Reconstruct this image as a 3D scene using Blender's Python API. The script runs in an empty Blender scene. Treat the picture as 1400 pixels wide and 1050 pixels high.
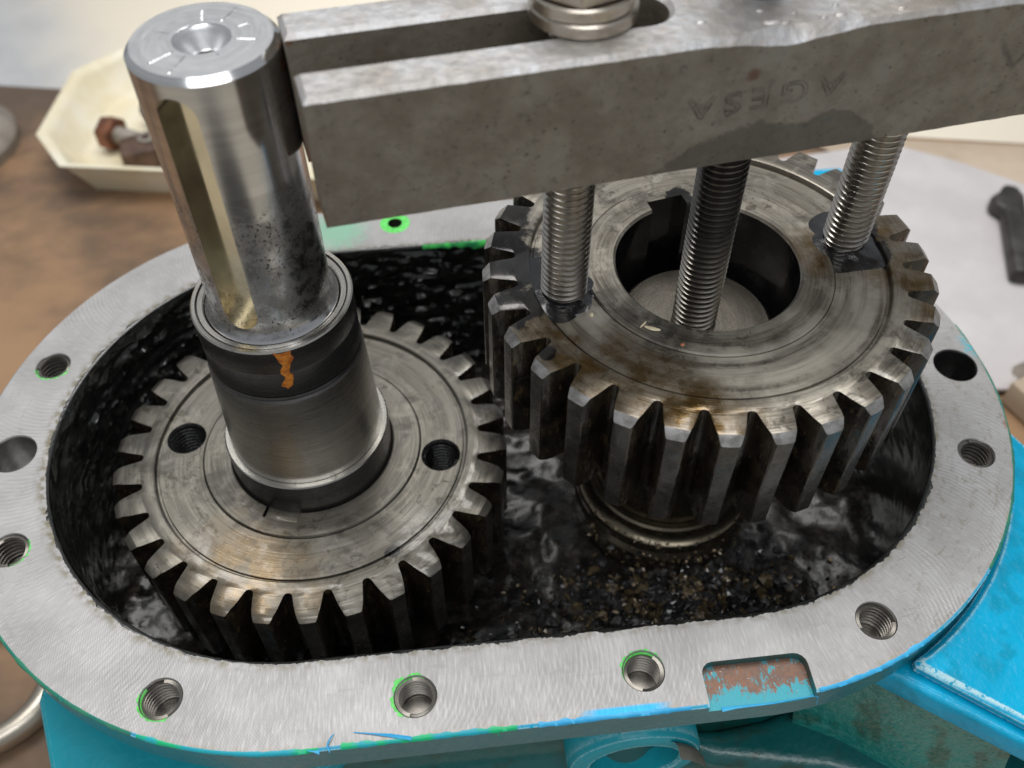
import bpy, bmesh, math, random
from mathutils import Vector, Matrix, noise
from math import sin, cos, pi, radians as R, atan2, hypot
random.seed(7)
SC = bpy.context.scene
COL = SC.collection
MM = 0.001            # everything below is written in millimetres

# ------------------------------------------------------------------ camera
cam = bpy.data.cameras.new("camera")
cam.sensor_width = 36.0
cam.lens = 36.0 * 1290.4 / 1400.0
cam.clip_start = 0.01
cam.clip_end = 50
co = bpy.data.objects.new("camera", cam); COL.objects.link(co)
yaw, pit, rol = R(6.24), R(49.96), R(-0.14)
fw = Vector((sin(yaw) * cos(pit), cos(yaw) * cos(pit), -sin(pit)))
rt = Vector((cos(yaw), -sin(yaw), 0)); up = rt.cross(fw)
rt2 = cos(rol) * rt + sin(rol) * up; up2 = -sin(rol) * rt + cos(rol) * up
m = Matrix((rt2, up2, -fw)).transposed().to_4x4()
m.translation = Vector((68.6, -290.29, 363.52)) * MM
co.matrix_world = m
cam.dof.use_dof = True
cam.dof.focus_distance = 0.395
cam.dof.aperture_fstop = 7.8
SC.camera = co

# ------------------------------------------------------------------ light
W = bpy.data.worlds.new("World"); SC.world = W; W.use_nodes = True
W.node_tree.nodes["Background"].inputs[0].default_value = (0.92, 0.96, 1.0, 1)
W.node_tree.nodes["Background"].inputs[1].default_value = 0.37


def area(name, loc, target, sx, sy, power, color):
    l = bpy.data.lights.new(name, 'AREA'); l.shape = 'RECTANGLE'
    l.size = sx; l.size_y = sy; l.energy = power; l.color = color
    o = bpy.data.objects.new(name, l); COL.objects.link(o)
    o.location = loc
    o.rotation_euler = (Vector(target) - Vector(loc)).to_track_quat('-Z', 'Y').to_euler()
    return o


area("area_lamp", (0.10, 0.55, 1.75), (0.1, 0.0, 0), 1.6, 0.9, 30, (1.0, 0.985, 0.96))
floor_fill = area("area_lamp", (0.5, 2.3, 2.0), (0.5, 2.31, -1), 2.6, 1.2, 19, (1.0, .985, .96)); floor_fill.data.spread = R(75)  # added fill for the far floor, narrow spread keeps it off the gears
area("area_lamp", (0.10, -0.95, 1.60), (0.1, 0, 0), 1.4, 0.45, 10, (0.97, 0.985, 1.0))
SC.view_settings.view_transform = 'Standard'
SC.view_settings.look = 'None'
SC.view_settings.exposure = 0.0
SC.view_settings.gamma = 1.0


# ------------------------------------------------------------------ materials
def lin(c):
    return c / 12.92 if c <= 0.04045 else ((c + 0.055) / 1.055) ** 2.4


def rgb(r, g, b):
    return (lin(r / 255), lin(g / 255), lin(b / 255), 1)


class G:
    def __init__(s, name, scale=1000.0):
        s.m = bpy.data.materials.new(name); s.m.use_nodes = True
        s.t = s.m.node_tree; s.n = s.t.nodes; s.b = s.n["Principled BSDF"]
        tc = s.n.new("ShaderNodeTexCoord")
        mp = s.n.new("ShaderNodeVectorMath"); mp.operation = 'SCALE'; mp.inputs['Scale'].default_value = scale
        s.t.links.new(tc.outputs['Object'], mp.inputs[0]); s.co = mp.outputs[0]
        sp = s.n.new("ShaderNodeSeparateXYZ"); s.t.links.new(s.co, sp.inputs[0])
        s.x, s.y, s.z = sp.outputs

    def put(s, sock, v):
        if isinstance(v, bpy.types.NodeSocket): s.t.links.new(v, sock)
        elif v is not None:
            if sock.type == 'RGBA' and isinstance(v, (int, float)): v = (v, v, v, 1)
            sock.default_value = v

    def ma(s, op, a, b=None, c=None):
        n = s.n.new("ShaderNodeMath"); n.operation = op
        s.put(n.inputs[0], a); s.put(n.inputs[1], b); s.put(n.inputs[2], c)
        return n.outputs[0]

    def vec(s, x, y, z):
        n = s.n.new("ShaderNodeCombineXYZ"); s.put(n.inputs[0], x); s.put(n.inputs[1], y); s.put(n.inputs[2], z)
        return n.outputs[0]

    def sc3(s, x, y, z, co=None):
        n = s.n.new("ShaderNodeVectorMath"); n.operation = 'MULTIPLY'
        s.put(n.inputs[0], co or s.co); n.inputs[1].default_value = (x, y, z); return n.outputs[0]

    def noise(s, scale, detail=3, rough=.55, co=None, dist=0.0):
        n = s.n.new("ShaderNodeTexNoise"); s.put(n.inputs['Vector'], co or s.co)
        n.inputs['Scale'].default_value = scale; n.inputs['Detail'].default_value = detail
        n.inputs['Roughness'].default_value = rough; n.inputs['Distortion'].default_value = dist
        return n.outputs['Fac']

    def vor(s, scale, co=None, feat='F1'):
        n = s.n.new("ShaderNodeTexVoronoi"); s.put(n.inputs['Vector'], co or s.co); n.feature = feat
        n.inputs['Scale'].default_value = scale; return n.outputs['Distance']

    def ss(s, v, a, b):                       # smooth step a..b -> 0..1
        n = s.n.new("ShaderNodeMapRange"); n.interpolation_type = 'SMOOTHSTEP'
        s.put(n.inputs[0], v); n.inputs[1].default_value = a; n.inputs[2].default_value = b
        return n.outputs[0]

    def mr(s, v, a, b, c, d):
        n = s.n.new("ShaderNodeMapRange"); s.put(n.inputs[0], v)
        for i, q in enumerate((a, b, c, d)): n.inputs[i + 1].default_value = q
        return n.outputs[0]

    def mix(s, f, a, b):
        n = s.n.new("ShaderNodeMix"); n.data_type = 'RGBA'
        s.put(n.inputs[0], f); s.put(n.inputs[6], a); s.put(n.inputs[7], b); return n.outputs[2]

    def mul(s, a, b): return s.ma('MULTIPLY', a, b)
    def add(s, a, b): return s.ma('ADD', a, b)

    def bump(s, h, strength=.3, dist=0.0005, prev=None):
        n = s.n.new("ShaderNodeBump"); s.put(n.inputs['Height'], h)
        n.inputs['Strength'].default_value = strength; n.inputs['Distance'].default_value = dist
        if prev is not None: s.t.links.new(prev, n.inputs['Normal'])
        return n.outputs[0]

    def polar(s):
        r = s.ma('SQRT', s.add(s.mul(s.x, s.x), s.mul(s.y, s.y)))
        return r, s.ma('ARCTAN2', s.y, s.x)

    def spot(s, x, y, rad, z=None, soft=.5, wob=0.0, wscale=.2):   # a stain with its own place
        d = s.add(s.ma('POWER', s.ma('SUBTRACT', s.x, x), 2), s.ma('POWER', s.ma('SUBTRACT', s.y, y), 2))
        if z is not None: d = s.add(d, s.ma('POWER', s.ma('SUBTRACT', s.z, z), 2))
        d = s.ma('SQRT', d)
        if wob: d = s.add(d, s.mul(s.ma('SUBTRACT', s.noise(wscale, 4), .5), wob * rad * 2))
        return s.ss(d, rad * (1 + soft), rad * (1 - soft))

    def set(s, base=None, metal=None, rough=None, normal=None, coat=None, coat_rough=None, spec=None):
        i = s.b.inputs
        s.put(i['Base Color'], base); s.put(i['Metallic'], metal); s.put(i['Roughness'], rough)
        if normal is not None: s.t.links.new(normal, i['Normal'])
        s.put(i['Coat Weight'], coat); s.put(i['Coat Roughness'], coat_rough); s.put(i['Specular IOR Level'], spec)
        return s.m


def m_flange():
    g = G("machined_cast_iron")
    xs = g.ma('MINIMUM', g.ma('MAXIMUM', g.x, 0), 185)
    dx = g.ma('SUBTRACT', g.x, xs)
    th = g.ma('ARCTAN2', g.y, dx)
    r = g.ma('SQRT', g.add(g.mul(dx, dx), g.mul(g.y, g.y)))
    sgn = g.ma('SIGN', g.y)
    u = g.add(g.mul(th, 140), g.mul(g.mul(xs, sgn), -1))
    ph = g.add(u, g.mul(g.ma('POWER', g.ma('SUBTRACT', r, 128), 2), .012))
    ph = g.add(ph, g.mul(g.noise(.03, 2), 6))
    wv = g.ma('SINE', g.mul(ph, 2 * pi / 2.3))
    wv2 = g.ma('SINE', g.mul(g.ma('SUBTRACT', u, g.mul(r, .9)), 2 * pi / 1.3))
    amp = g.ss(g.noise(.018, 2), .38, .72)
    wv = g.add(g.mul(wv, amp), g.mul(wv2, .3))
    fine = g.noise(1.2, 3, .6, g.vec(u, g.mul(r, .12), 0))
    cloud = g.noise(.03, 4)
    base = g.mix(g.ss(cloud, .3, .75), (.325, .318, .312, 1), (.43, .424, .424, 1))
    base = g.mix(g.mul(g.ss(fine, .45, .8), .3), base, (.60, .60, .61, 1))
    base = g.mix(g.mul(g.ss(wv, .1, 1.0), .16), base, (.70, .70, .71, 1))
    base = g.mix(g.mul(g.ss(g.noise(.06, 3, .6, g.vec(u, g.mul(r, 4), 9)), .60, .70), .25), base, (.27, .26, .25, 1))
    speck = g.ss(g.noise(.8, 5, .75), .66, .74)
    base = g.mix(g.mul(speck, .5), base, (.22, .20, .17, 1))
    st = g.mul(g.ss(g.noise(.13, 6, .75, g.vec(u, g.mul(r, 2.2), 0), dist=.6), .53, .66), g.ss(g.x, 190, 290))
    base = g.mix(g.mul(st, .7), base, (.24, .22, .17, 1))
    edge = g.ss(r, 127.5, 122.0)
    base = g.mix(g.mul(edge, g.ss(g.noise(.25, 4), .38, .62)), base, (.20, .18, .13, 1))
    out = g.mul(g.ss(r, 154.5, 158), g.ss(g.noise(.16, 4), .45, .62))
    base = g.mix(g.mul(out, .5), base, (.30, .25, .17, 1))
    # blue overspray left on the machined face
    pa = g.mul(g.spot(128, -157.5, 15, soft=.35, wob=.3), g.ss(g.y, -154.5, -155.8))
    pb = g.spot(347, 13, 9, soft=.3, wob=.8, wscale=.3)
    rust = g.spot(341, -40, 5, soft=.3, wob=.5)
    gr = g.spot(14, 141, 14, soft=.6, wob=.6)
    base = g.mix(pa, base, rgb(60, 175, 225))
    base = g.mix(g.mul(pb, g.ss(g.noise(.5, 3), .42, .52)), base, rgb(80, 175, 190))
    base = g.mix(g.mul(rust, .7), base, rgb(150, 110, 90))
    base = g.mix(g.mul(gr, .55), base, rgb(120, 200, 160))
    rough = g.mr(fine, .2, .8, .60, .46)
    h = g.add(g.mul(wv, .35), g.mul(fine, 1.0))
    return g.set(base, .5, rough, g.bump(h, .2, .0004))


def m_steel(name, base=(.56, .555, .55, 1), rough=.2, ring=.25, pits=None, tint=None, tz=(0, 0), metal=1.0, dirt=0.0):
    g = G(name)
    r, th = g.polar()
    cz = g.vec(g.mul(th, 1.2), r, g.mul(g.z, 1.0))
    ringn = g.noise(3.0, 3, .6, cz)
    ring2 = g.noise(.35, 3, .6, g.vec(g.mul(th, .8), r, g.z))
    b = g.mix(g.ss(ring2, .3, .75), tuple(c * .82 for c in base[:3]) + (1,), base)
    if tint:
        zz = g.ss(g.add(g.z, g.mul(g.noise(.12, 4), 30)), tz[0], tz[1])
        b = g.mix(zz, b, tint)
    ro = g.mr(ringn, .2, .8, rough * .8, rough * 1.3)
    if dirt:
        d = g.ss(g.noise(.16, 5, .7), .52, .68)
        b = g.mix(g.mul(d, dirt), b, (.05, .045, .04, 1)); ro = g.add(ro, g.mul(d, .2 * dirt))
    if pits:
        pz = g.mul(g.ss(g.z, pits[1], pits[1] - 14), g.ss(g.z, pits[0] - 1, pits[0]))
        pn = g.noise(.95, 4, .62, g.sc3(1, 1, .72))
        big = g.ss(g.noise(.055, 3), .40, .62)
        p = g.mul(g.ss(g.add(pn, g.mul(big, .10)), .645, .70), pz)
        b = g.mix(p, b, (.02, .018, .016, 1))
        haze = g.mul(pz, g.ss(g.noise(.11, 5, .7), .36, .66))
        b = g.mix(g.mul(haze, .62), b, (.20, .185, .17, 1))
        ro = g.add(ro, g.add(g.mul(p, .4), g.mul(haze, .24)))
    return g.set(b, metal, ro, g.bump(ringn, ring, .00012))


def m_geartop(name, ca, cb, gold, golds=(), darks=(), mt=.72, ro=(.30, .5), grime=.7, lights=()):
    g = G(name)
    r, th = g.polar()
    turn = g.noise(1.1, 4, .65, g.vec(g.mul(r, 1.0), g.mul(th, 1.6), 0))
    turn2 = g.noise(.16, 3, .6, g.vec(r, g.mul(th, 4), 0))
    blot = g.noise(.045, 5, .65, dist=.5)
    b = g.mix(g.ss(g.add(g.mul(turn, .5), g.mul(turn2, .5)), .33, .68), ca, cb)
    b = g.mix(g.mul(g.ss(g.noise(.07, 5, .7, dist=.8), .52, .66), .35), b, tuple(min(1, c * 1.5) for c in cb[:3]) + (1,))
    b = g.mix(g.mul(g.ss(blot, .50, .68), .62), b, tuple(c * .30 for c in ca[:3]) + (1,))
    fin = g.mul(g.ss(g.noise(.22, 6, .72, dist=.7), .53, .60), g.ss(g.noise(.03, 3), .40, .58))
    b = g.mix(g.mul(fin, grime), b, (.045, .038, .028, 1))
    scr = g.noise(.5, 2, .5, g.vec(g.mul(g.add(g.x, g.mul(g.y, .25)), 3.0), g.mul(g.y, .12), 3))
    b = g.mix(g.mul(g.ss(scr, .68, .76), .3), b, tuple(min(1, c * 1.6) for c in cb[:3]) + (1,))
    spk = g.ss(g.noise(.9, 4, .7), .66, .72)
    b = g.mix(g.mul(spk, .6), b, (.03, .026, .02, 1))
    gold_n = g.ss(g.noise(.06, 4, .6), .42, .62)
    rr = g.mr(turn, .25, .75, ro[1], ro[0])
    for (x, y, rad) in lights:
        q = g.mul(g.spot(x, y, rad, soft=.6, wob=.9, wscale=.1), g.ss(turn2, .3, .6))
        b = g.mix(g.mul(q, .8), b, (.52, .49, .42, 1))
    for (x, y, rad) in golds:
        q = g.mul(g.spot(x, y, rad, soft=.6, wob=.6, wscale=.09), g.add(g.mul(gold_n, .7), .3))
        b = g.mix(g.mul(q, .85), b, gold); rr = g.ma('SUBTRACT', rr, g.mul(q, .16))
    for (x, y, rad) in darks:
        q = g.spot(x, y, rad, soft=.12, wob=.75, wscale=.16)
        b = g.mix(g.mul(q, .9), b, (.022, .021, .022, 1)); rr = g.ma('SUBTRACT', rr, g.mul(q, .22))
    h = g.add(g.mul(turn, .8), g.mul(g.noise(.5, 4, .6), .35))
    return g.set(b, mt, rr, g.bump(h, .30, .0003), coat=g.add(g.mul(g.ss(g.noise(.05, 5, .65, dist=.6), .48, .60), .75), .1), coat_rough=.09)


def m_oily(name, c0, c1, c2, rough=.16, bs=.5, scale=.35, streak=False, coat=.6, metal=.0, spec=.5):
    g = G(name)
    n1 = g.noise(.10, 5, .65); n2 = g.noise(scale, 5, .65, g.sc3(1, 1, .35) if streak else None)
    b = g.mix(g.ss(n1, .35, .68), c0, c1)
    b = g.mix(g.ss(n2, .55, .74), b, c2)
    spk = g.ss(g.noise(1.1, 3, .6), .67, .73)
    b = g.mix(g.mul(spk, .35), b, (.30, .29, .26, 1))
    return g.set(b, metal, g.mr(n2, .3, .7, rough * .7, rough * 1.8), g.bump(g.add(n2, g.mul(n1, 1.5)), bs, .0012), coat=coat, coat_rough=.08, spec=spec)


def m_paint(name, c, rough=.28, worn=.0, peel=.25, dark=None, edge=False, spec=.5, coat=.25):
    g = G(name)
    n = g.noise(.35, 3); n1 = g.noise(.04, 4)
    b = g.mix(g.ss(n1, .3, .7), tuple(q * .86 for q in c[:3]) + (1,), c)
    ch = g.ss(g.noise(.33, 5, .7), .70, .74)
    b = g.mix(ch, b, (.30, .32, .32, 1))
    if dark: b = g.mix(g.ss(g.noise(.07, 4), .50, .66), b, dark)
    if edge:      # paint rubbed through along the edges
        bv = g.n.new("ShaderNodeBevel"); bv.inputs['Radius'].default_value = .0022; bv.samples = 6
        ge = g.n.new("ShaderNodeNewGeometry"); dt = g.n.new("ShaderNodeVectorMath"); dt.operation = 'DOT_PRODUCT'
        g.t.links.new(bv.outputs[0], dt.inputs[0]); g.t.links.new(ge.outputs['True Normal'], dt.inputs[1])
        em = g.ss(dt.outputs['Value'], .985, .94)
        b = g.mix(g.mul(g.mul(em, g.ss(g.noise(.5, 4, .7), .36, .52)), .9), b, rgb(190, 225, 232))
    if worn: b = g.mix(g.ss(g.noise(.12, 5, .7), .66 - worn, .74 - worn), b, (.19, .12, .09, 1))
    return g.set(b, 0, g.mr(n, .3, .7, rough * .8, rough * 1.3), g.bump(g.noise(.22, 2), peel, .0012), coat=coat, coat_rough=.12, spec=spec)


def m_bar(name, top=False):
    g = G(name)
    n1 = g.noise(.05, 7, .66); n2 = g.noise(.3, 5, .65)
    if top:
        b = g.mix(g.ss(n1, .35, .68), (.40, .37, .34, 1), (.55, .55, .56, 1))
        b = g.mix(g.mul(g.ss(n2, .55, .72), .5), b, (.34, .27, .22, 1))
        ro = g.mr(n2, .3, .7, .34, .52); mt = .65
    else:
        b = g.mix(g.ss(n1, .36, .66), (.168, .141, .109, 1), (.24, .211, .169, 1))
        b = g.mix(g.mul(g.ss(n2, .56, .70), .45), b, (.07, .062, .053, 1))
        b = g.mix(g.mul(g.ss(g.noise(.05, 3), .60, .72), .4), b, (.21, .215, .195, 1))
        pit = g.ss(g.noise(.55, 3, .6, g.sc3(1, 1, 1.4)), .66, .70)
        b = g.mix(g.mul(pit, .8), b, (.03, .027, .024, 1))
        scr = g.ss(g.noise(.22, 3, .6, g.sc3(1, 1, 7)), .64, .72)
        b = g.mix(g.mul(scr, .35), b, (.34, .31, .26, 1))
        sc2 = g.ss(g.noise(.9, 5, .75), .64, .70)
        b = g.mix(g.mul(sc2, .22), b, (.33, .30, .25, 1))
        # oil stain creeping up from the lower edge, a rust dot and a dark V
        wob = g.mul(g.ma('SUBTRACT', g.noise(.14, 4), .5), 10)
        d1 = g.add(g.mul(g.ma('POWER', g.ma('SUBTRACT', g.x, -9), 2), .013), g.add(g.z, wob))
        d2 = g.add(g.mul(g.ma('POWER', g.ma('SUBTRACT', g.x, 20), 2), .03), g.add(g.z, wob))
        st = g.ma('MAXIMUM', g.ss(d1, 15.5, 13.5), g.ss(d2, 16.5, 14.5))
        b = g.mix(g.mul(st, .58), b, (.058, .050, .043, 1))
        rd = g.spot(-12.5, -26, 2.2, z=34, soft=.5, wob=.5, wscale=.5)
        b = g.mix(g.mul(rd, .7), b, (.10, .035, .022, 1))
        vv = g.ma('ABSOLUTE', g.ma('SUBTRACT', g.ma('SUBTRACT', g.z, 22), g.mul(g.ma('ABSOLUTE', g.ma('SUBTRACT', g.x, 87)), 1.25)))
        vm = g.mul(g.ss(g.add(vv, g.mul(g.noise(.5, 3), 4)), 5.0, 2.0), g.ss(g.ma('ABSOLUTE', g.ma('SUBTRACT', g.x, 87)), 10, 6))
        b = g.mix(g.mul(vm, .55), b, (.04, .035, .03, 1))
        er = g.mul(g.ss(g.x, -154.8, -156.2), g.ss(g.noise(.12, 5, .7), .53, .62))
        b = g.mix(er, b, (.22, .075, .022, 1))
        ro = g.mr(n2, .3, .7, .40, .62); mt = .3
    dn = g.ss(g.vor(.22), .0, .9)
    h = g.add(g.mul(n2, .8), g.add(g.mul(g.noise(.9, 3), .35), g.mul(dn, .5)))
    return g.set(b, mt, ro, g.bump(h, .5, .0006))


def m_simple(name, a, b, scale=.05, rough=.5, metal=0.0, bump=.2, lo=.35, hi=.65, stretch=(1, 1, 1), coat=0.0):
    g = G(name)
    n = g.noise(scale, 5, .62, g.sc3(*stretch))
    n2 = g.noise(scale * 9, 3)
    return g.set(g.mix(g.ss(n, lo, hi), a, b), metal, g.mr(n2, .3, .7, rough * .85, rough * 1.2), g.bump(n2, bump, .0005), coat=coat)


def m_key():
    g = G("keyway_steel")
    n = g.noise(.35, 5, .7, dist=1.2); n1 = g.noise(.08, 4)
    b = g.mix(g.ss(n1, .35, .65), (.70, .63, .48, 1), (.60, .55, .43, 1))
    low = g.ss(g.add(g.z, g.mul(g.noise(.1, 3), 34)), 140, 112)
    b = g.mix(g.mul(g.mul(low, g.ss(n, .52, .66)), .7), b, (.09, .065, .035, 1))
    b = g.mix(g.mul(g.mul(low, g.ss(g.noise(.6, 4, .7, dist=1.5), .60, .68)), .8), b, (.02, .045, .13, 1))
    return g.set(b, 1.0, g.add(g.mr(n1, .3, .7, .10, .18), g.mul(low, .22)), g.bump(n1, .05, .0002))


M = {}
M['flange'] = m_flange()
M['shaft'] = m_steel("turned_shaft_steel", (.58, .58, .59, 1), .17, .06, pits=(88, 158))
M['shaft_face'] = m_steel("faced_steel", (.76, .76, .77, 1), .34, .2)
M['chamfer'] = m_steel("polished_chamfer", (.80, .80, .81, 1), .16, .05)
M['keyway'] = m_key()
M['race'] = m_steel("bearing_race_steel", (.50, .48, .44, 1), .24, .2, dirt=.5)
M['darkrace'] = m_steel("oiled_race_steel", (.085, .082, .08, 1), .26, .3, dirt=.55, metal=.8)
M['sleeve'] = m_steel("ground_sleeve_steel", (.62, .60, .565, 1), .28, .04, dirt=.06)
M['stud'] = m_steel("zinc_thread_steel", (.56, .53, .49, 1), .22, .1)
M['screw'] = m_steel("oily_thread_steel", (.16, .155, .15, 1), .2, .1, tint=(.50, .46, .40, 1), tz=(78, 42), metal=.95)
M['threadroot'] = m_steel("shaded_oily_root", (.20, .185, .165, 1), .3, .1, metal=.8)  # oily, and darkened to put groove shade into the colour
M['crest'] = m_steel("thread_crest_steel", (.74, .72, .69, 1), .3, .1)  # lighter copy, so crests look lit against the grooves
M['holeroot'] = m_simple("dull_black_root", (.008, .008, .007, 1), (.016, .015, .013, 1), .3, .8)
M['holeroot'].node_tree.nodes['Principled BSDF'].inputs['Specular IOR Level'].default_value = .1
M['washer'] = m_steel("washer_steel", (.60, .54, .46, 1), .28, .3, dirt=.18)
M['hole'] = m_steel("tapped_hole_steel", (.40, .39, .38, 1), .34, .1)
M['g1top'] = m_geartop("gear_face_grey", (.088, .081, .068, 1), (.20, .185, .156, 1), (.14, .095, .045, 1),
                       golds=((-30, -75, 30),), darks=((38, -66, 4), (0, 41.5, 5)))
M['g2top'] = m_geartop("gear_face_oily", (.095, .082, .064, 1), (.35, .32, .268, 1), (.115, .064, .012, 1),
                       golds=((-42, -80, 26), (-64, -52, 22), (47, 5, 10), (46, -6, 8), (80, -22, 16), (-20, -84, 15), (86, 14, 16), (88, -40, 12), (-78, -36, 12)),
                       darks=((-86, 8, 16), (-88, 36, 16), (-84, -18, 12), (66, 9, 12.5), (-66, -14, 9.5), (-76, -45, 4), (74, -2, 7), (-2, 45, 6), (-88, 20, 10)), lights=((62, -32, 16), (18, -62, 17), (-6, -58, 12), (44, -52, 12), (-56, -30, 8), (30, -40, 9)))
M['flank'] = m_oily("oily_tooth_flank", (.009, .008, .007, 1), (.040, .029, .018, 1), (.10, .066, .032, 1), .17, .5, .3, True, coat=.5, metal=.35)
M['tip'] = m_oily("oily_tooth_tip", (.05, .046, .042, 1), (.10, .092, .082, 1), (.05, .036, .022, 1), .26, .35, .5, False, coat=.3, metal=.6)
M['tipedge'] = m_simple("tooth_chamfer_steel", (.22, .21, .20, 1), (.42, .41, .40, 1), .2, .32, .7, .2)
M['bore'] = m_oily("oily_bore", (.006, .006, .007, 1), (.014, .013, .014, 1), (.03, .03, .03, 1), .12, .12, .1)
M['blackhole'] = m_oily("oily_hole", (.005, .005, .005, 1), (.010, .010, .010, 1), (.02, .02, .02, 1), .2, .3, coat=0, spec=.2)
M['sludge'] = m_oily("black_oil_sludge", (.007, .0075, .007, 1), (.018, .019, .017, 1), (.035, .035, .030, 1), .15, .12, .12, coat=.6)
M['floor'] = m_oily("oil_floor", (.006, .006, .006, 1), (.024, .020, .017, 1), (.06, .048, .036, 1), .20, .3, .13, coat=.16, spec=.35)
M['chip'] = m_oily("chip_brown", (.12, .085, .045, 1), (.21, .16, .09, 1), (.08, .03, .015, 1), .12, .5, .3, coat=.9, metal=.45)
M['chip2'] = m_oily("chip_black", (.012, .012, .013, 1), (.05, .05, .055, 1), (.09, .08, .075, 1), .13, .5, .3, coat=.8)
M['shaft2end'] = m_steel("oily_shaft_end", (.24, .215, .18, 1), .26, .3, dirt=.6, metal=.85)
M['shaft2'] = m_steel("brown_oiled_shaft", (.17, .145, .105, 1), .22, .2, dirt=.6, metal=.9)
M['teal'] = m_paint("teal_paint", rgb(20, 110, 122), .3, peel=.3)  # housing paint for side faces, their weaker light put into the colour
M['tealdark'] = m_paint("teal_paint_shaded", rgb(14, 92, 92), .32, peel=.4, dark=rgb(30, 70, 62))  # darker copy of the teal, shade under the flange and in recesses painted in
M['tealwet'] = m_paint("wet_teal_paint", rgb(14, 120, 112), .16, peel=1.2, dark=rgb(14, 84, 72), coat=.5)
M['cyan'] = m_paint("cyan_paint", rgb(0, 172, 216), .30, peel=.45, dark=rgb(0, 150, 186), edge=True, spec=.2, coat=.08)
M['bar'] = m_bar("puller_bar_side"); M['bartop'] = m_bar("puller_bar_top", True)
M['cyanleft'] = m_paint("faded_cyan_paint", rgb(30, 160, 178), .4, peel=.4, edge=True, spec=.25, coat=.08)
M['green'] = m_simple("fluorescent_green_paint", rgb(85, 205, 85), rgb(120, 235, 120), .4, .5)
M['aqua'] = m_simple("aqua_paint_edge", rgb(20, 185, 120), rgb(30, 165, 185), .035, .4, lo=.45, hi=.55)
M['tealedge'] = m_simple("dull_teal_paint", rgb(30, 120, 110), rgb(60, 140, 105), .1, .4)
M['skyblue'] = m_simple("blue_paint_edge", rgb(50, 165, 220), rgb(70, 185, 235), .1, .4)
M['orange'] = m_simple("orange_rust_paint", rgb(222, 140, 45), rgb(170, 88, 22), .35, .6, bump=.8)
M['scar'] = None
M['grease'] = m_oily("black_grease", (.005, .005, .006, 1), (.010, .010, .012, 1), (.02, .02, .02, 1), .10, .2, .3, coat=.7)
def m_bench():
    g = G("rusty_bench_top")
    n = g.noise(.0045, 5, .62, g.sc3(1, 1.5, 1)); n2 = g.noise(.04, 4)
    b = g.mix(g.ss(n, .35, .65), rgb(92, 76, 63), rgb(160, 126, 94))
    b = g.mix(g.ss(g.add(g.y, g.mul(g.noise(.01, 4), 160)), -10, -220), b, rgb(196, 186, 168))  # unseen front stretch coloured pale to give the keyway a bright reflection
    b = g.mix(g.spot(0, -470, 180, soft=.2, wob=.25, wscale=.02), b, rgb(38, 35, 33))  # dark patch added out of view so the shaft mirrors a dark band
    return g.set(b, 0, g.mr(n2, .3, .7, .45, .62), g.bump(n2, .2, .0005))


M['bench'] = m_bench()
def m_floor():
    g = G("painted_floor")
    t = g.add(g.x, g.add(g.mul(g.y, .45), g.mul(g.noise(.004, 4), 260)))
    b = g.mix(g.ss(g.noise(.006, 4), .35, .65), rgb(186, 188, 191), rgb(200, 201, 202))
    b = g.mix(g.ss(t, 60, 420), b, rgb(232, 222, 204))
    return g.set(b, 0, .55, g.bump(g.noise(.05, 3), .1, .001))


M['floorpaint'] = m_floor()
M['paper'] = m_simple("pale_grey_board", rgb(196, 190, 190), rgb(208, 203, 202), .01, .6, bump=.1)
M['beige'] = m_simple("beige_board", rgb(176, 158, 136), rgb(198, 180, 160), .008, .6, bump=.1)
M['tray'] = m_simple("cream_plastic", rgb(224, 212, 180), rgb(234, 227, 206), .02, .45, bump=.1)
M['rustpart'] = m_simple("rusty_iron", rgb(92, 58, 42), rgb(132, 82, 56), .06, .6, .2, .5)
M['brownpart'] = m_simple("brown_iron", rgb(78, 60, 50), rgb(108, 84, 70), .05, .55, .3, .4)
M['darktool'] = m_simple("dark_tool_steel", rgb(46, 44, 42), rgb(74, 71, 68), .05, .45, .4, .4)
M['greyiron'] = m_simple("grey_iron", rgb(128, 120, 110), rgb(158, 150, 140), .03, .5, .3, .3)
M['chrome'] = m_steel("dull_chrome", (.56, .51, .43, 1), .36, .1)


def m_notch():
    g = G("worn_notch_paint")
    n = g.noise(.30, 5, .7); n2 = g.noise(.8, 4, .7, g.sc3(1, .35, 1))
    b = g.mix(g.ss(n, .4, .62), rgb(118, 92, 80), rgb(140, 100, 78))
    pf = g.ss(g.add(g.mul(g.add(n2, g.noise(.16, 5, .7)), .5), g.mul(g.ss(g.y, -147, -160), .20)), .52, .60)
    b = g.mix(pf, b, rgb(60, 165, 180))
    b = g.mix(g.ss(g.noise(.5, 4, .7), .66, .7), b, rgb(190, 185, 178))
    return g.set(b, .1, .5, g.bump(n, .4, .0006))


M['notch'] = m_notch()


# ------------------------------------------------------------------ mesh helpers
class MB:
    def __init__(s): s.v = []; s.f = []; s.mi = []

    def add(s, vs, fs, mi=0):
        o = len(s.v); s.v += [tuple(v) for v in vs]
        for f in fs: s.f.append(tuple(i + o for i in f)); s.mi.append(mi)
        return s

    def mesh(s, name, mats, angle=32, smooth=True, clean=True):
        me = bpy.data.meshes.new(name)
        me.from_pydata([(x * MM, y * MM, z * MM) for x, y, z in s.v], [], s.f)
        for mt in (mats if isinstance(mats, (list, tuple)) else [mats]): me.materials.append(mt)
        me.polygons.foreach_set('material_index', s.mi)
        bm = bmesh.new(); bm.from_mesh(me)
        if clean:
            bmesh.ops.remove_doubles(bm, verts=bm.verts, dist=2e-6)
            bmesh.ops.recalc_face_normals(bm, faces=bm.faces)
        bm.to_mesh(me); bm.free()
        finish(me, angle, smooth)
        return me


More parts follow.
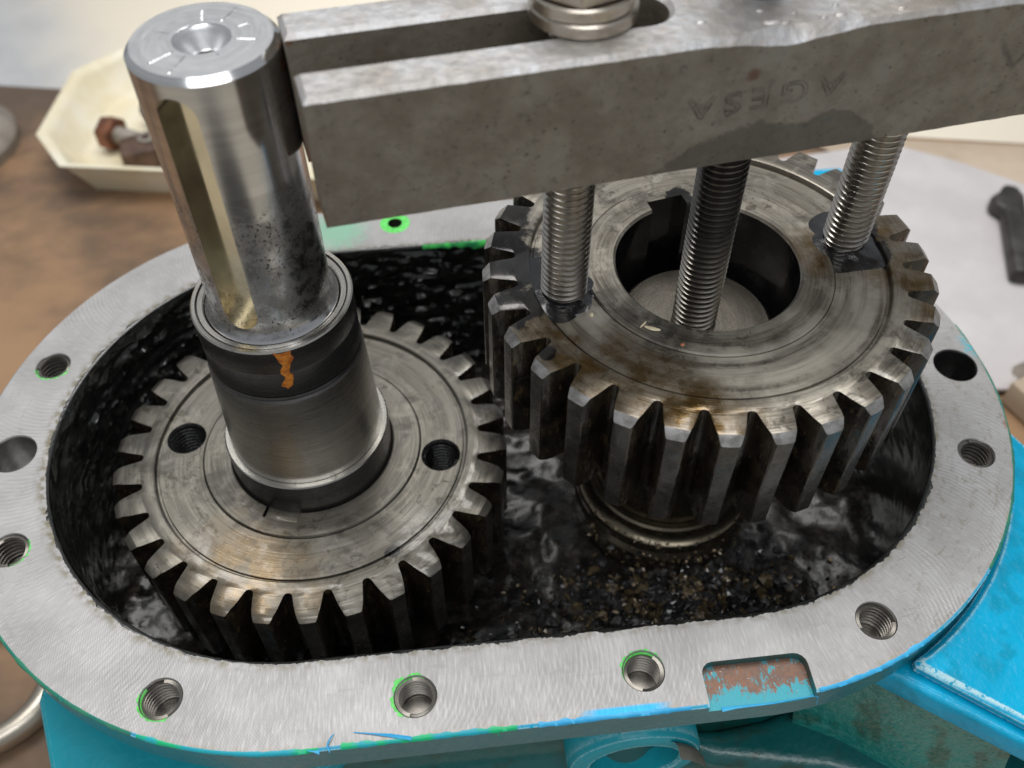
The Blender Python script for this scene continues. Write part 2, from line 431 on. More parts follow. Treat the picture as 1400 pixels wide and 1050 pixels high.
def finish(me, angle=32, smooth=True):
    me.polygons.foreach_set('use_smooth', [smooth] * len(me.polygons))
    if smooth: me.set_sharp_from_angle(angle=R(angle))
    me.update()


def link(name, me, parent=None, loc=None, rot=None):
    o = bpy.data.objects.new(name, me); COL.objects.link(o)
    if parent: o.parent = parent
    if loc: o.location = tuple(c * MM for c in loc)
    if rot: o.rotation_euler = rot
    return o


def tag(o, label=None, cat=None, group=None, kind=None):
    if label: o['label'] = label
    if cat: o['category'] = cat
    if group: o['group'] = group
    if kind: o['kind'] = kind
    return o


def empty(name, loc, label, cat, group=None, rot=0):
    o = bpy.data.objects.new(name, None); COL.objects.link(o)
    o.empty_display_size = .02
    o.location = tuple(c * MM for c in loc); o.rotation_euler = (0, 0, rot)
    return tag(o, label, cat, group)


def lathe(mb, prof, seg=96, mi=0, closed=True, a0=0.0, a1=2 * pi):
    """prof = [(r,z)...]; revolve round z. closed: close the profile loop."""
    full = abs(a1 - a0 - 2 * pi) < 1e-6
    n = seg if full else seg + 1
    vs = []
    for k in range(n):
        a = a0 + (a1 - a0) * k / seg
        for r, z in prof: vs.append((r * cos(a), r * sin(a), z))
    P = len(prof); fs = []
    mis = mi if isinstance(mi, list) else None
    for k in range(seg):
        k2 = (k + 1) % n
        for j in range(P if closed else P - 1):
            j2 = (j + 1) % P
            q = [k * P + j, k2 * P + j, k2 * P + j2, k * P + j2]
            if prof[j][0] < 1e-9 and prof[j2][0] < 1e-9: continue
            if prof[j][0] < 1e-9: q = [k * P + j, k2 * P + j2, k * P + j2]
            elif prof[j2][0] < 1e-9: q = [k * P + j, k2 * P + j, k * P + j2]
            fs.append((q, mis[j] if mis else mi))
    o = len(mb.v); mb.v += vs
    for q, i in fs: mb.f.append(tuple(x + o for x in q)); mb.mi.append(i)
    return mb


def box(mb, x0, x1, y0, y1, z0, z1, mi=0):
    v = [(x, y, z) for z in (z0, z1) for y in (y0, y1) for x in (x0, x1)]
    return mb.add(v, [(0, 2, 3, 1), (4, 5, 7, 6), (0, 1, 5, 4), (2, 6, 7, 3), (0, 4, 6, 2), (1, 3, 7, 5)], mi)


def prism(mb, pts, z0, z1, mi=0, side_mi=None):
    n = len(pts); v = [(x, y, z0) for x, y in pts] + [(x, y, z1) for x, y in pts]
    mb.add(v, [tuple(range(n - 1, -1, -1)), tuple(range(n, 2 * n))], mi)
    mb.add(v, [(i, (i + 1) % n, n + (i + 1) % n, n + i) for i in range(n)], mi if side_mi is None else side_mi)
    return mb


def bevel(me, w, seg=2, angle=35):
    bm = bmesh.new(); bm.from_mesh(me)
    es = [e for e in bm.edges if len(e.link_faces) == 2 and e.calc_face_angle(0) > R(angle)]
    bmesh.ops.bevel(bm, geom=es, offset=w * MM, segments=seg, profile=.5, affect='EDGES', clamp_overlap=True)
    bm.to_mesh(me); bm.free(); finish(me, 40)
    return me


def cut(me, cutters):
    """boolean difference, evaluated without operators; cutter keeps its material index"""
    a = bpy.data.objects.new("work", me); COL.objects.link(a); tmp = []
    for c in cutters:
        b = bpy.data.objects.new("work_cut", c); COL.objects.link(b); tmp.append(b)
        md = a.modifiers.new("b", 'BOOLEAN'); md.operation = 'DIFFERENCE'; md.solver = 'EXACT'; md.object = b
        md.material_mode = 'TRANSFER'
    dg = bpy.context.evaluated_depsgraph_get(); dg.update()
    out = bpy.data.meshes.new_from_object(a.evaluated_get(dg))
    for o in tmp + [a]: bpy.data.objects.remove(o)
    for c in cutters: bpy.data.meshes.remove(c)
    finish(out, 32)
    return out


def thread(mb, rmaj, rmin, pitch, z0, z1, seg=40, mi=0, caps=True, internal=False, root=0):
    if internal: prof = [(0, rmaj), (.14, rmaj), (.42, rmin), (.72, rmin), (.94, rmaj)]
    else: prof = [(0, rmin), (.10, rmin), (.40, rmaj), (.60, rmaj), (.90, rmin)]
    turns = int(math.ceil((z1 - z0) / pitch)) + 2
    N = turns * seg; P = len(prof); vs = []; fs = []
    for i in range(N + 1):
        a = 2 * pi * i / seg
        for dz, r in prof:
            z = z0 - pitch * 1.2 + pitch * i / seg + dz * pitch
            zc = min(max(z, z0), z1)
            vs.append((r * cos(a), r * sin(a), zc))
    for i in range(N):
        for j in range(P - 1): fs.append((i * P + j, (i + 1) * P + j, (i + 1) * P + j + 1, i * P + j + 1))
        if i + 1 + seg <= N:
            fs.append((i * P + P - 1, (i + 1) * P + P - 1, (i + 1 + seg) * P, (i + seg) * P))
    rs = set()
    for f in fs:
        if len({round(hypot(vs[k][0], vs[k][1]), 4) for k in f}) == 1 and abs(hypot(vs[f[0]][0], vs[f[0]][1]) - rmin) < 1e-3: rs.add(f)
    keep = [f for f in fs if max(vs[k][2] for k in f) - min(vs[k][2] for k in f) > 1e-6]
    o_ = len(mb.v); mb.v += vs
    for f in keep: mb.f.append(tuple(k + o_ for k in f)); mb.mi.append((mi if f in rs else root) if internal else (root if f in rs else mi))
    if caps:
        for z in (z0, z1):
            ring = [(rmin * cos(2 * pi * k / seg), rmin * sin(2 * pi * k / seg), z) for k in range(seg)]
            mb.add(ring, [tuple(range(seg))], mi)
    return mb


def obround(ax, bx, r, n=72, ay=0, by=0, st=24):
    """loop of points, counter-clockwise, evenly spaced parametrisation shared by all radii"""
    pts = []
    for k in range(n + 1):
        a = pi / 2 + pi * k / n; pts.append((ax + r * cos(a), ay + r * sin(a)))
    for k in range(1, st): t = k / st; pts.append((ax + (bx - ax) * t, ay - r + (by - ay) * t))
    for k in range(n + 1):
        a = -pi / 2 + pi * k / n; pts.append((bx + r * cos(a), by + r * sin(a)))
    for k in range(1, st): t = k / st; pts.append((bx + (ax - bx) * t, by + r + (ay - by) * t))
    return pts


def fbm(x, y, z, s, o=4):
    return noise.fractal(Vector((x * s, y * s, z * s)), 1.0, 2.0, o)


AX, BX = 1.9, 184.5
RO, RI = 159.0, 122.0

# ------------------------------------------------------------------ gearbox housing
house = empty("gearbox_housing", (0, 0, -200), "open teal painted gearbox housing with a bare machined oval flange", "gearbox")
H0 = (0, 0, 200)

prof = [(RI + .0, -1.2), (RI + 1.0, 0), (RO - 1.2, 0), (RO, -1.2), (RO, -17.5), (RO - 2.5, -20), (RI, -20)]
loops = [obround(AX, BX, r) for r, z in prof]
n = len(loops[0]); mb = MB(); P = len(prof)
mb.v = [(loops[j][k][0], loops[j][k][1], prof[j][1]) for k in range(n) for j in range(P)]
jm = [0, 0, 2, 1, 1, 1, 3]
for k in range(n):
    for j in range(P):
        mb.f.append((k * P + j, ((k + 1) % n) * P + j, ((k + 1) % n) * P + (j + 1) % P, k * P + (j + 1) % P)); mb.mi.append(jm[j])
me = mb.mesh("flange", [M['flange'], M['teal'], M['cyan'], M['sludge'], M['hole'], M['notch'], M['darkrace'], M['tealdark']])
HOLES = [(-130.2, 51.8), (-128.1, -56.5), (-53.3, -131.8), (46.3, -142.0), (137.6, -141.7), (238.0, -131.0), (315.7, -53.5),
         (47.1, 143.7), (137.6, 142.5), (238, 131), (315.7, 55), (-53.3, 132.5)]
DOWEL = [(-138.1, -3.0), (328.4, .6)]
HR = 8.1
cm = MB()
for (x, y) in HOLES:
    c = MB(); lathe(c, [(0, -16.5), (HR + .15, -16.5), (HR + .15, -.45), (HR + .6, .05), (HR + .6, 1), (0, 1)], 40, 4, closed=False)
    cm.add([(a + x, b + y, z) for a, b, z in c.v], c.f, 4)
for (x, y) in DOWEL:
    c = MB(); lathe(c, [(0, -19), (10.4, -19), (10.4, -.7), (11.0, .05), (11.0, 1), (0, 1)], 40, 6, closed=False)
    cm.add([(a + x, b + y, z) for a, b, z in c.v], c.f, 4 if x < 0 else 6)
mats = [M['flange'], M['teal'], M['cyan'], M['sludge'], M['hole'], M['notch'], M['darkrace'], M['tealdark']]
cm.mi = [q for q in cm.mi]
hc = cm.mesh("hole_cut", mats)
nb = MB()
pts = [(160.6, -170)] + [(160.6, -146)] + [(160.6 + 5 - 5 * cos(a), -146 + 5 * sin(a)) for a in [pi / 8 * k for k in range(1, 5)]]
pts += [(204 - 5 + 5 * sin(a), -146 + 5 * cos(a)) for a in [pi / 8 * k for k in range(0, 5)]] + [(204, -170)]
prism(nb, pts, -5.0, 3, 5, 7)
nc = nb.mesh("notch_cut", mats)
me = cut(me, [hc, nc])
fl = link("flange", me, house, H0)

hole_me = {}
for i, (x, y) in enumerate(HOLES):
    if 'a' not in hole_me:
        t = MB(); thread(t, HR + .12, HR - 1.35, 2.4, -15.5, -.8, 40, 0, caps=False, internal=True, root=1)
        lathe(t, [(0, -15.4), (HR, -15.4)], 32, 1, closed=False)
        hole_me['a'] = t.mesh("threaded_hole", [M['crest'], M['threadroot']], clean=False)
    ho = link("threaded_hole", hole_me['a'], house, (x, y, 200), (0, 0, random.random() * 6))
    # green paint left round the mouth
    if i in (0, 1, 2, 3, 4, 7):
        full = {0: (3.3, 6.1), 1: (4.9, 6.9), 2: (2.5, 5.3), 3: (1.1, 4.4), 4: (.3, 3.6), 7: (0, 2 * pi)}[i]
        g_ = MB(); N = 60; vs = []; fs = []
        for k in range(N + 1):
            a = full[0] + (full[1] - full[0]) * k / N
            w = .5 + 1.0 * fbm(x + k * .7, y, 3, .35); tt = min(k, N - k) / N
            tap = 1 if i == 7 else min(1, tt * 7)
            ro_ = HR + .62 + (5.0 if i == 7 else (1.1 if i != 3 else 2.0)) * max(.05, min(1, w)) * tap if i != 7 else 4.2
            ri_ = HR + .62
            vs += [(HR - .4, 0, a, -1.6), (ri_, 0, a, .05), (ri_ + (ro_ - ri_) * .5, 0, a, .28), (ro_, 0, a, .05)]
        vs = [(r * cos(a), r * sin(a), z) for r, _, a, z in vs]
        for k in range(N):
            for j in range(3): fs.append((k * 4 + j, k * 4 + 4 + j, k * 4 + 5 + j, k * 4 + 1 + j))
        g_.add(vs, fs)
        pr = link("paint_ring", g_.mesh("paint_ring", M['green'], 60), ho)
        pr.rotation_euler = (0, 0, -ho.rotation_euler.z)

# inner wall, thick with black sludge
n_z = 84; lp = obround(AX, BX, RI, 190, st=110); nn = len(lp); mb = MB()
for i in range(n_z + 1):
    z = -.8 - 100 * (i / n_z)
    for k, (x, y) in enumerate(lp):
        cx = min(max(x, AX), BX); d = Vector((x - cx, y)).normalized()
        back = max(0, min(1, (y + 20) / 110)) * (1 - .75 * max(0, min(1, (x - 230) / 50)))
        left = max(0, min(1, (-x - 40) / 60))
        a = .3 + 4.6 * back + 1.0 * left
        q_ = fbm(x * .5, y * .5, z * 1.7, .075, 4); rdg = 1 - abs(fbm(x * .45 + 9, y * .45, z * 1.5, .085, 4)) * 3.2
        disp = max(-.2, q_ * .7 * a + max(0, rdg) ** 2 * .55 * a + fbm(x * .7, y * .7, z * 1.5, .2, 3) * .26 * a) * min(1, .2 + i / 8)
        disp += left * 1.5 * max(0, 1 - abs(z + 5) / 6)
        mb.v.append((x - d.x * disp, y - d.y * disp, z))
for i in range(n_z):
    for k in range(nn):
        mb.f.append((i * nn + k, i * nn + (k + 1) % nn, (i + 1) * nn + (k + 1) % nn, (i + 1) * nn + k)); mb.mi.append(0)
link("inner_wall", mb.mesh("inner_wall", M['sludge'], 80), house, H0)

# outer shell under the flange
def ring_wall(prof, mat, nm, cap=False, ang=40):
    mb = MB(); P = len(prof); L = [obround(AX, BX, r) for r, z in prof]; n = len(L[0])
    mb.v = [(L[j][k][0], L[j][k][1], prof[j][1]) for k in range(n) for j in range(P)]
    for k in range(n):
        for j in range(P - 1):
            mb.f.append((k * P + j, ((k + 1) % n) * P + j, ((k + 1) % n) * P + j + 1, k * P + j + 1)); mb.mi.append(0)
    return mb.mesh(nm, mat, ang)


link("shell_wall", ring_wall([(RO - 5, -20), (RO - 16, -21), (RO - 22, -27), (RO - 24, -40), (RO - 24, -92), (RO - 20, -104), (RO - 12, -110), (RO - 12, -196)], M['tealdark'], "shell_wall"), house, H0)
# lugs
def lug(name, pts, z0, z1, mat, bev, label=None):
    mb = MB(); prism(mb, pts, z0, z1); me = mb.mesh(name, mat); bevel(me, bev, 4)
    o = link(name, me, house, H0)
    if label: o['label'] = label
    return o


lug("mounting_lug", [(184.5 + 148 * cos(R(a_)), 148 * sin(R(a_))) for a_ in range(-6, -72, -4)] + [(336, -218), (372, -150), (356, -40)], -36, -20.3, M['cyan'], 3, "bright cyan lug at the lower right")
mb = MB(); prism(mb, [(184.5 + 160.2 * cos(R(a_)), 160.2 * sin(R(a_))) for a_ in range(-8, -68, -3)] + [(332, -211), (366, -148), (352, -44)], -21, -12.8)
pad = link("lug_pad", bevel(mb.mesh("lug_pad", M['cyan']), 6.2, 1), house, H0)
lug("mounting_lug", [(-126, -84), (-128, -102), (-112, -146), (-70, -168), (-20, -168), (20, -130), (-60, -110), (-95, -90)], -76, -56, M['cyanleft'], 4, "teal lug under the lower left of the flange")
lug("mounting_lug", [(290, 150), (300, 243.5), (369, 242.5), (369, 215), (352, 196), (345, 150), (318, 130)], -80, -60, M['cyan'], 4, "cyan lug behind the raised gear")
lug("lower_ledge", [(150, -134), (178, -153), (230, -164), (330, -206), (430, -250), (430, -60), (322, -40)] + [(184.5 + 137 * cos(R(a_)), 137 * sin(R(a_))) for a_ in (-20, -30, -40, -50, -60, -70, -80, -90)], -108, -88, M['tealdark'], 8)
# ribbed web between lug and ledge
mb = MB()
vs = []; fs = []
for i in range(13):
    t = -.32 + 1.32 * i / 12
    for j in range(9):
        s_ = j / 8
        x = 240 + 62 * t; y = -136 - 34 * t - 16 * s_ * s_ - 6 * sin(pi * max(0, t))
        z = -38 - 54 * s_
        vs.append((x, y, z))
for i in range(12):
    for j in range(8): fs.append((i * 9 + j, i * 9 + 9 + j, i * 9 + 10 + j, i * 9 + j + 1))
mb.add(vs, fs)
link("gusset", mb.mesh("gusset", M['tealwet'], 60), house, H0)
# port boss facing the front
mb = MB(); lathe(mb, [(21, 0), (21, -18), (22, -19.2), (27.5, -19.2), (30, -18.2), (31.5, -15.5), (31.5, 4)], 72, [0, 0, 0, 0, 0, 0, 0], closed=False)
lathe(mb, [(0, -4), (21, -4)], 48, 1, closed=False)
link("port_boss", mb.mesh("port_boss", [M['cyanleft'], M['tealdark']], 35), house, (141, -131, 200 - 86), (R(-90), 0, 0))
mb = MB(); lathe(mb, [(22, -.2), (27.6, -.2), (30.2, .9), (31.8, 3.7), (31.8, 9)], 24, 0, closed=False, a0=R(18), a1=R(60))
link("bare_patch", mb.mesh("bare_patch", M['greyiron'], 60), house, (141, -150.3, 200 - 86), (R(90), 0, 0))

# ragged paint burr along the front upper edge of the flange
def burr(x_from, x_to, mat, w, name, gt=.2, step=.8):
    mb = MB(); vs = []; fs = []; k = 0
    pl = obround(AX, BX, RO, 400)
    pl = [p for p in pl if p[1] < 30 and x_from < p[0] < x_to]
    pl.sort(key=lambda p: (atan2(p[1], p[0] - 92) - 1.2) % (2 * pi))
    res = []
    for a, b in zip(pl, pl[1:]):
        L = hypot(b[0] - a[0], b[1] - a[1]); q = max(1, int(L / step))
        for i in range(q): res.append((a[0] + (b[0] - a[0]) * i / q, a[1] + (b[1] - a[1]) * i / q))
    for (x, y) in res:
        cx = min(max(x, AX), BX); d = Vector((x - cx, y)).normalized()
        f = fbm(x, y, 1, .22, 4); gate = max(0, min(1, (fbm(x, y, 4, .07, 3) + gt) * 4)); h = max(0.02, w * (.45 + f) * gate); o_ = .25 + .3 * max(0, fbm(x, y, 9, .7, 3))
        for dr, dz in ((-1.15 - h * .9, .03), (-1.0, .06 + .16 * h), (.05 + o_ * gate, -.95), (.05 + o_ * .6 * gate, -1.2 - h * .8), (-.1, -1.4 - h * 1.2)):
            vs.append((x + d.x * dr, y + d.y * dr, dz))
    N = len(res)
    for i in range(N - 1):
        for j in range(4): fs.append((i * 5 + j, i * 5 + 5 + j, i * 5 + 6 + j, i * 5 + 1 + j))
    mb.add(vs, fs)
    return link(name, mb.mesh(name, mat, 70), house, H0)


burr(-160, -62, M['tealedge'], .5, "paint_edge", .05)
burr(-61.5, 12, M['aqua'], .8, "paint_edge", .12)
burr(13, 88, M['aqua'], 1.0, "paint_edge", .3)
burr(88.5, 160.3, M['skyblue'], 1.0, "paint_edge")
burr(204.5, 262, M['skyblue'], .7, "paint_edge", .15)
burr(296, 344, M['tealedge'], .4, "paint_edge", .0)
# torn paint slivers
def sliver(pts, w, mat):
    mb = MB(); vs = []; fs = []
    for i, (x, y, z) in enumerate(pts):
        t = i / (len(pts) - 1); ww = w * (1 - .8 * t) * (.8 + .5 * random.random())
        vs += [(x, y - ww, z), (x, y + ww, z), (x, y, z + ww * .6)]
    for i in range(len(pts) - 1):
        for a, b in ((0, 1), (1, 2), (2, 0)): fs.append((i * 3 + a, i * 3 + b, i * 3 + 3 + b, i * 3 + 3 + a))
    fs += [(0, 1, 2)]
    mb.add(vs, fs); return link("paint_sliver", mb.mesh("paint_sliver", mat, 60), house, H0)


sliver([(44, -158.4, .3), (36, -156.4, .4), (30, -155.2, .6), (22, -153.6, .3)], .8, M['skyblue'])
sliver([(13, -159.2, -.5), (12, -157.6, .8), (13.5, -155.2, 1.4), (14.6, -153.5, .6)], 1.0, M['skyblue'])
sliver([(9, -159.4, -.8), (7, -159.2, .2), (4.5, -158.6, .3)], .7, M['skyblue'])
sliver([(77, -159.4, -1), (78, -160.4, -3), (77.6, -161, -5)], .5, M['aqua'])
sliver([(-100, -121.6, -.6), (-101.4, -123.5, -3), (-101, -124, -5)], .5, M['aqua'])
sliver([(203, -157.3, -4.6), (206, -157.6, -6), (205, -160, -8)], .5, M['skyblue'])
sliver([(166, -158.9, -4.6), (172, -158.8, -4.2), (186, -158.8, -4.2), (203, -157.6, -4.6)], .9, M['skyblue'])

# black sludge and burrs creeping over the inner edge of the flange
mb = MB(); vs = []; fs = []; pl = obround(AX, BX, RI, 420)
res = []
for a, b in zip(pl, pl[1:] + pl[:1]):
    L = hypot(b[0] - a[0], b[1] - a[1]); q = max(1, int(L / .9))
    for i in range(q): res.append((a[0] + (b[0] - a[0]) * i / q, a[1] + (b[1] - a[1]) * i / q))
for (x, y) in res:
    cx = min(max(x, AX), BX); d = Vector((x - cx, y)).normalized()
    f = fbm(x, y, 2, .09, 4) * 2.0 + fbm(x, y, 5, .6, 3) * 1.4
    h = max(.05, .7 + f * .8)
    h *= .75
    if x > 225 and y > -60: h *= .5
    for dr, dz in ((1.0 + h, .03), (.5 + h * .3, .10 + .05 * h), (-.2 - .3 * h, -.9), (-.1, -3.5)):
        vs.append((x + d.x * dr, y + d.y * dr, dz))
N = len(res)
for i in range(N):
    for j in range(3): fs.append((i * 4 + j, ((i + 1) % N) * 4 + j, ((i + 1) % N) * 4 + 1 + j, i * 4 + 1 + j))
mb.add(vs, fs)
tag(link("sludge_rim", mb.mesh("sludge_rim", M['sludge'], 70), house, H0), kind=None)
# green streak left on the back inner edge
mb = MB(); vs = []; fs = []; N = 90
for i in range(N + 1):
    x = 62 + 46 * i / N; w = max(.05, 1.5 * (.5 + fbm(x, 3, 1, .12, 4)) * min(1, min(i, N - i) / 8))
    vs += [(x, RI + .6 + w * .4, .3), (x, RI - .6 - w * .2, -.4), (x, RI - .9 - w * .5, -1.5 - w * 1.4)]
for i in range(N):
    for j in range(2): fs.append((i * 3 + j, i * 3 + 3 + j, i * 3 + 4 + j, i * 3 + 1 + j))
mb.add(vs, fs); link("paint_streak", mb.mesh("paint_streak", m_simple("dark_green_paint", rgb(15, 120, 70), rgb(70, 200, 90), .2, .35), 60), house, H0)

# oil floor
def lump(x, y):      # drawn-out ridges of sludge between the gears
    a = max(0, min(1, (150 - x) / 40)); r_ = fbm(x * .5 + y * .35, y * .5 - x * .35, 2, .075, 5)
    return 4.5 * a * max(0, r_ + .05) + 1.2 * max(0, fbm(x, y, 8, .06, 4))


mb = MB(); NX, NY = 190, 130; idx = {}
for i in range(NX + 1):
    for j in range(NY + 1):
        x = -122 + 432 * i / NX; y = -123 + 246 * j / NY
        cx = min(max(x, AX), BX)
        if hypot(x - cx, y) > RI + 2: continue
        mnd = math.exp(-(((x - 185) / 52) ** 2 + ((y + 78) / 26) ** 2))
        z = -97 + 2.6 * fbm(x, y, 0, .03, 2) + lump(x, y) + (.5 + 4.2 * mnd) * fbm(x, y, 4, .13, 5) + 9 * mnd
        idx[(i, j)] = len(mb.v); mb.v.append((x, y, z))
for i in range(NX):
    for j in range(NY):
        q = [(i, j), (i + 1, j), (i + 1, j + 1), (i, j + 1)]
        if all(k in idx for k in q): mb.f.append(tuple(idx[k] for k in q)); mb.mi.append(0)
tag(link("oil_sludge", mb.mesh("oil_sludge", M['floor'], 80), None, (0, 0, 0)), "black oily sludge covering the bottom inside the gearbox", "oil sludge", kind='stuff')
# metal debris
mb = MB()
def chunk(x, y, z, s, mi):
    bm = bmesh.new(); bmesh.ops.create_icosphere(bm, subdivisions=1, radius=s)
    rm = Matrix.Rotation(random.random() * 6, 3, Vector((random.random() - .5, random.random() - .5, random.random() - .5 + .01)).normalized())
    sx, sy, sz = random.uniform(.6, 1.4), random.uniform(.5, 1.2), random.uniform(.35, .9)
    vs = []
    for v in bm.verts:
        k = 1 + .8 * (random.random() - .5)
        p = rm @ Vector((v.co.x * sx * k, v.co.y * sy * k, v.co.z * sz * k)); vs.append((p.x + x, p.y + y, p.z + z))
    mb.add(vs, [[v.index for v in f.verts] for f in bm.faces], mi); bm.free()


cnt = 0
while cnt < 2300:
    x = random.gauss(182, 38); y = random.gauss(-80, 20)
    if hypot(x - min(max(x, AX), BX), y) > RI - 2: continue
    if hypot(x - 185, y) < 50: continue
    mnd = math.exp(-(((x - 185) / 52) ** 2 + ((y + 78) / 26) ** 2))
    z = -97 + 2.6 * fbm(x, y, 0, .03, 2) + lump(x, y) + (.5 + 4.2 * mnd) * fbm(x, y, 4, .13, 5) + 9 * mnd
    chunk(x, y, z + random.random() * 1.5, random.choice((.6, .8, 1.1, 1.5, 2.0, 3.0)) * random.uniform(.6, 1.15), (0 if fbm(x, y, 1, .06, 3) + random.uniform(-.35, .35) > .08 else 1))
    cnt += 1
for k in range(170):
    a = R(random.gauss(-105, 38)); rr = random.choice((44.2, 46.5, 49.5, 50.5)) + random.uniform(-.6, 2)
    chunk(185.1 + rr * cos(a), rr * sin(a), {44.2: -70.5}.get(rr, -72 if rr < 48 else -80) - max(0, rr - 49) * 3, random.uniform(.4, 1.6), random.choice((0, 0, 1)))
tag(link("metal_debris", mb.mesh("metal_debris", [M['chip'], M['chip2']], 50, smooth=False, clean=False), None), "heap of oily metal chips and grit below the raised gear", "metal chips", kind='stuff')


# ------------------------------------------------------------------ gears
TR, RR0 = 97.0, 80.0
FL = [(82.8, 5.75), (83.0, 5.25), (83.5, 4.85), (84.8, 4.55), (86.8, 4.22), (89.2, 3.84), (91.5, 3.44), (93.8, 2.96), (95.4, 2.56), (96.6, 2.22), (TR, 1.86)]


def soften(me, w):
    bm = bmesh.new(); bm.from_mesh(me)
    es = [e for e in bm.edges if len(e.link_faces) == 2 and e.calc_face_angle(0) > R(28)]
    bmesh.ops.bevel(bm, geom=es, offset=w * MM, segments=2, profile=.5, affect='EDGES', clamp_overlap=True)
    bm.to_mesh(me); bm.free(); finish(me, 28)


def make_gear(name, loc, zt, zb, gap_phase, hole_ang, notch_ang, top, label, ch=3.2):
    root = empty(name, (loc[0], loc[1], zb), label, "gear")
    off = -zb; Z = zt - zb
    # teeth
    for t in range(30):
        c = R(gap_phase + 6 + 12 * t)
        cols = [(r, -R(a)) for r, a in FL] + [(TR, 0)] + [(r, R(a)) for r, a in FL[::-1]]
        cols = [(82.75, -R(6))] + cols + [(82.75, R(6))]
        wob = random.uniform(-.25, .25)
        def zc(r, d): return d * max(0, (r - 93.8) / (TR - 93.8))
        mb = MB(); vs = []
        inner = [(RR0, R(-6 + 2 * k)) for k in range(7)]
        topi = []
        flat = [(r, a) for r, a in cols if r <= 93.8 + 1e-6]
        nL = len(flat) // 2
        pl = flat[:nL] + flat[nL:]
        P_ = lambda r, a, z: (r * cos(c + a), r * sin(c + a), z)
        v = [P_(r, a, Z) for r, a in pl] + [P_(r, a, Z) for r, a in inner[::-1]]
        mb.add(v, [tuple(range(len(v)))], 0)
        v2 = [P_(r, a, 0) for r, a in pl] + [P_(r, a, 0) for r, a in inner[::-1]]
        mb.add(v2, [tuple(range(len(v2) - 1, -1, -1))], 1)
        # chamfer faces (top and bottom)
        chl = [(r, a) for r, a in cols if r >= 93.8 - 1e-6]
        h = len(chl) // 2
        for zz, d, mi in ((Z, -(ch + wob), 3), (0, 1.2, 1)):
            q = [P_(r, a, zz + zc(r, d)) for r, a in chl]
            for k in range(h):
                mb.add([q[k], q[k + 1], q[len(q) - 2 - k], q[len(q) - 1 - k]], [(0, 1, 2, 3)] if k < h - 1 else [(0, 1, 2)] if False else [(0, 1, 2, 3)] if q[k + 1] != q[len(q) - 2 - k] else [(0, 1, 3)], mi)
        # flanks
        for k in range(len(cols) - 1):
            (r0, a0), (r1, a1) = cols[k], cols[k + 1]
            t0, t1 = Z - (zc(r0, ch + wob)), Z - (zc(r1, ch + wob))
            b0, b1 = zc(r0, 1.2), zc(r1, 1.2)
            mb.add([P_(r0, a0, b0), P_(r1, a1, b1), P_(r1, a1, t1), P_(r0, a0, t0)], [(0, 1, 2, 3)], 2 if (r0 >= TR - 1e-6 and r1 >= TR - 1e-6) else 1)
        me = mb.mesh("tooth", [top, M['flank'], M['tip'], M['tipedge'] if ch > 2 else top], 30)
        soften(me, .45)
        link("tooth", me, root)
    # rim between the groove and the teeth
    mb = MB()
    lathe(mb, [(RR0, Z), (77.6, Z), (77.0, Z - .35), (76.4, Z - 3.0), (75.4, Z - 3.0)], 180, 0, closed=False)
    lathe(mb, [(RR0, 0), (56, 0)], 180, 0, closed=False)
    link("rim", mb.mesh("rim", top, 30), root)
    # web with two tapped holes
    mb = MB(); lathe(mb, [(75.4, Z - 3.1), (75.0, Z - 2.0), (54.2, Z - 2.0), (53.8, Z - 2.5), (53.8, 3), (75.4, 3)], 120, 0, closed=True)
    me = mb.mesh("web", [top, M['blackhole']], 30)
    cs = MB()
    for a in hole_ang:
        x, y = 64.5 * cos(R(a)), 64.5 * sin(R(a))
        c = MB(); lathe(c, [(0, 6), (8.6, 6), (8.6, Z - 3.2), (9.8, Z - 1.9), (9.8, Z + 2), (0, Z + 2)], 40, 1, closed=False)
        cs.add([(p + x, q + y, z) for p, q, z in c.v], c.f, 1)
    me = cut(me, [cs.mesh("c", [top, M['blackhole']])])
    link("web", me, root)
    hm = MB(); thread(hm, 8.55, 7.7, 2.5, 8, Z - 3.6, 36, 0, caps=False, internal=True)
    hmesh = hm.mesh("threaded_hole", M['blackhole'], clean=False)
    for a in hole_ang:
        link("threaded_hole", hmesh, root, (64.5 * cos(R(a)), 64.5 * sin(R(a)), 0))
    # hub with keyed bore
    mb = MB(); lathe(mb, [(53.7, 0), (53.7, Z - 1.9), (53.1, Z - 1.1), (40.5, Z - 1.1), (39.5, Z - 2.2), (39.5, 0)], 120, [0, 0, 0, 0, 1, 0], closed=True)
    me = mb.mesh("hub", [top, M['bore']], 30)
    kb = MB(); box(kb, 34, 45.2, -8.6, 8.6, -2, Z + 3, 1)
    ca, sa = cos(R(notch_ang)), sin(R(notch_ang))
    kb.v = [(x * ca - y * sa, x * sa + y * ca, z) for x, y, z in kb.v]
    me = cut(me, [kb.mesh("c", [top, M['bore']])])
    link("hub", me, root)
    return root


G1Z, G2Z, GH = -16.4, 87.3, 57.7
gear1 = make_gear("spur_gear", (0, 0), G1Z, G1Z - GH, -.05, (169.6, -11.6), -109, M['g1top'],
                  "grey steel spur gear lying low in the housing around the tall keyed shaft", 1.6)
gear2 = make_gear("spur_gear", (185.1, 0), G2Z, G2Z - GH, 3.3, (8, 188), 102, M['g2top'],
                  "oily brown spur gear pulled up above the flange under the steel bar")
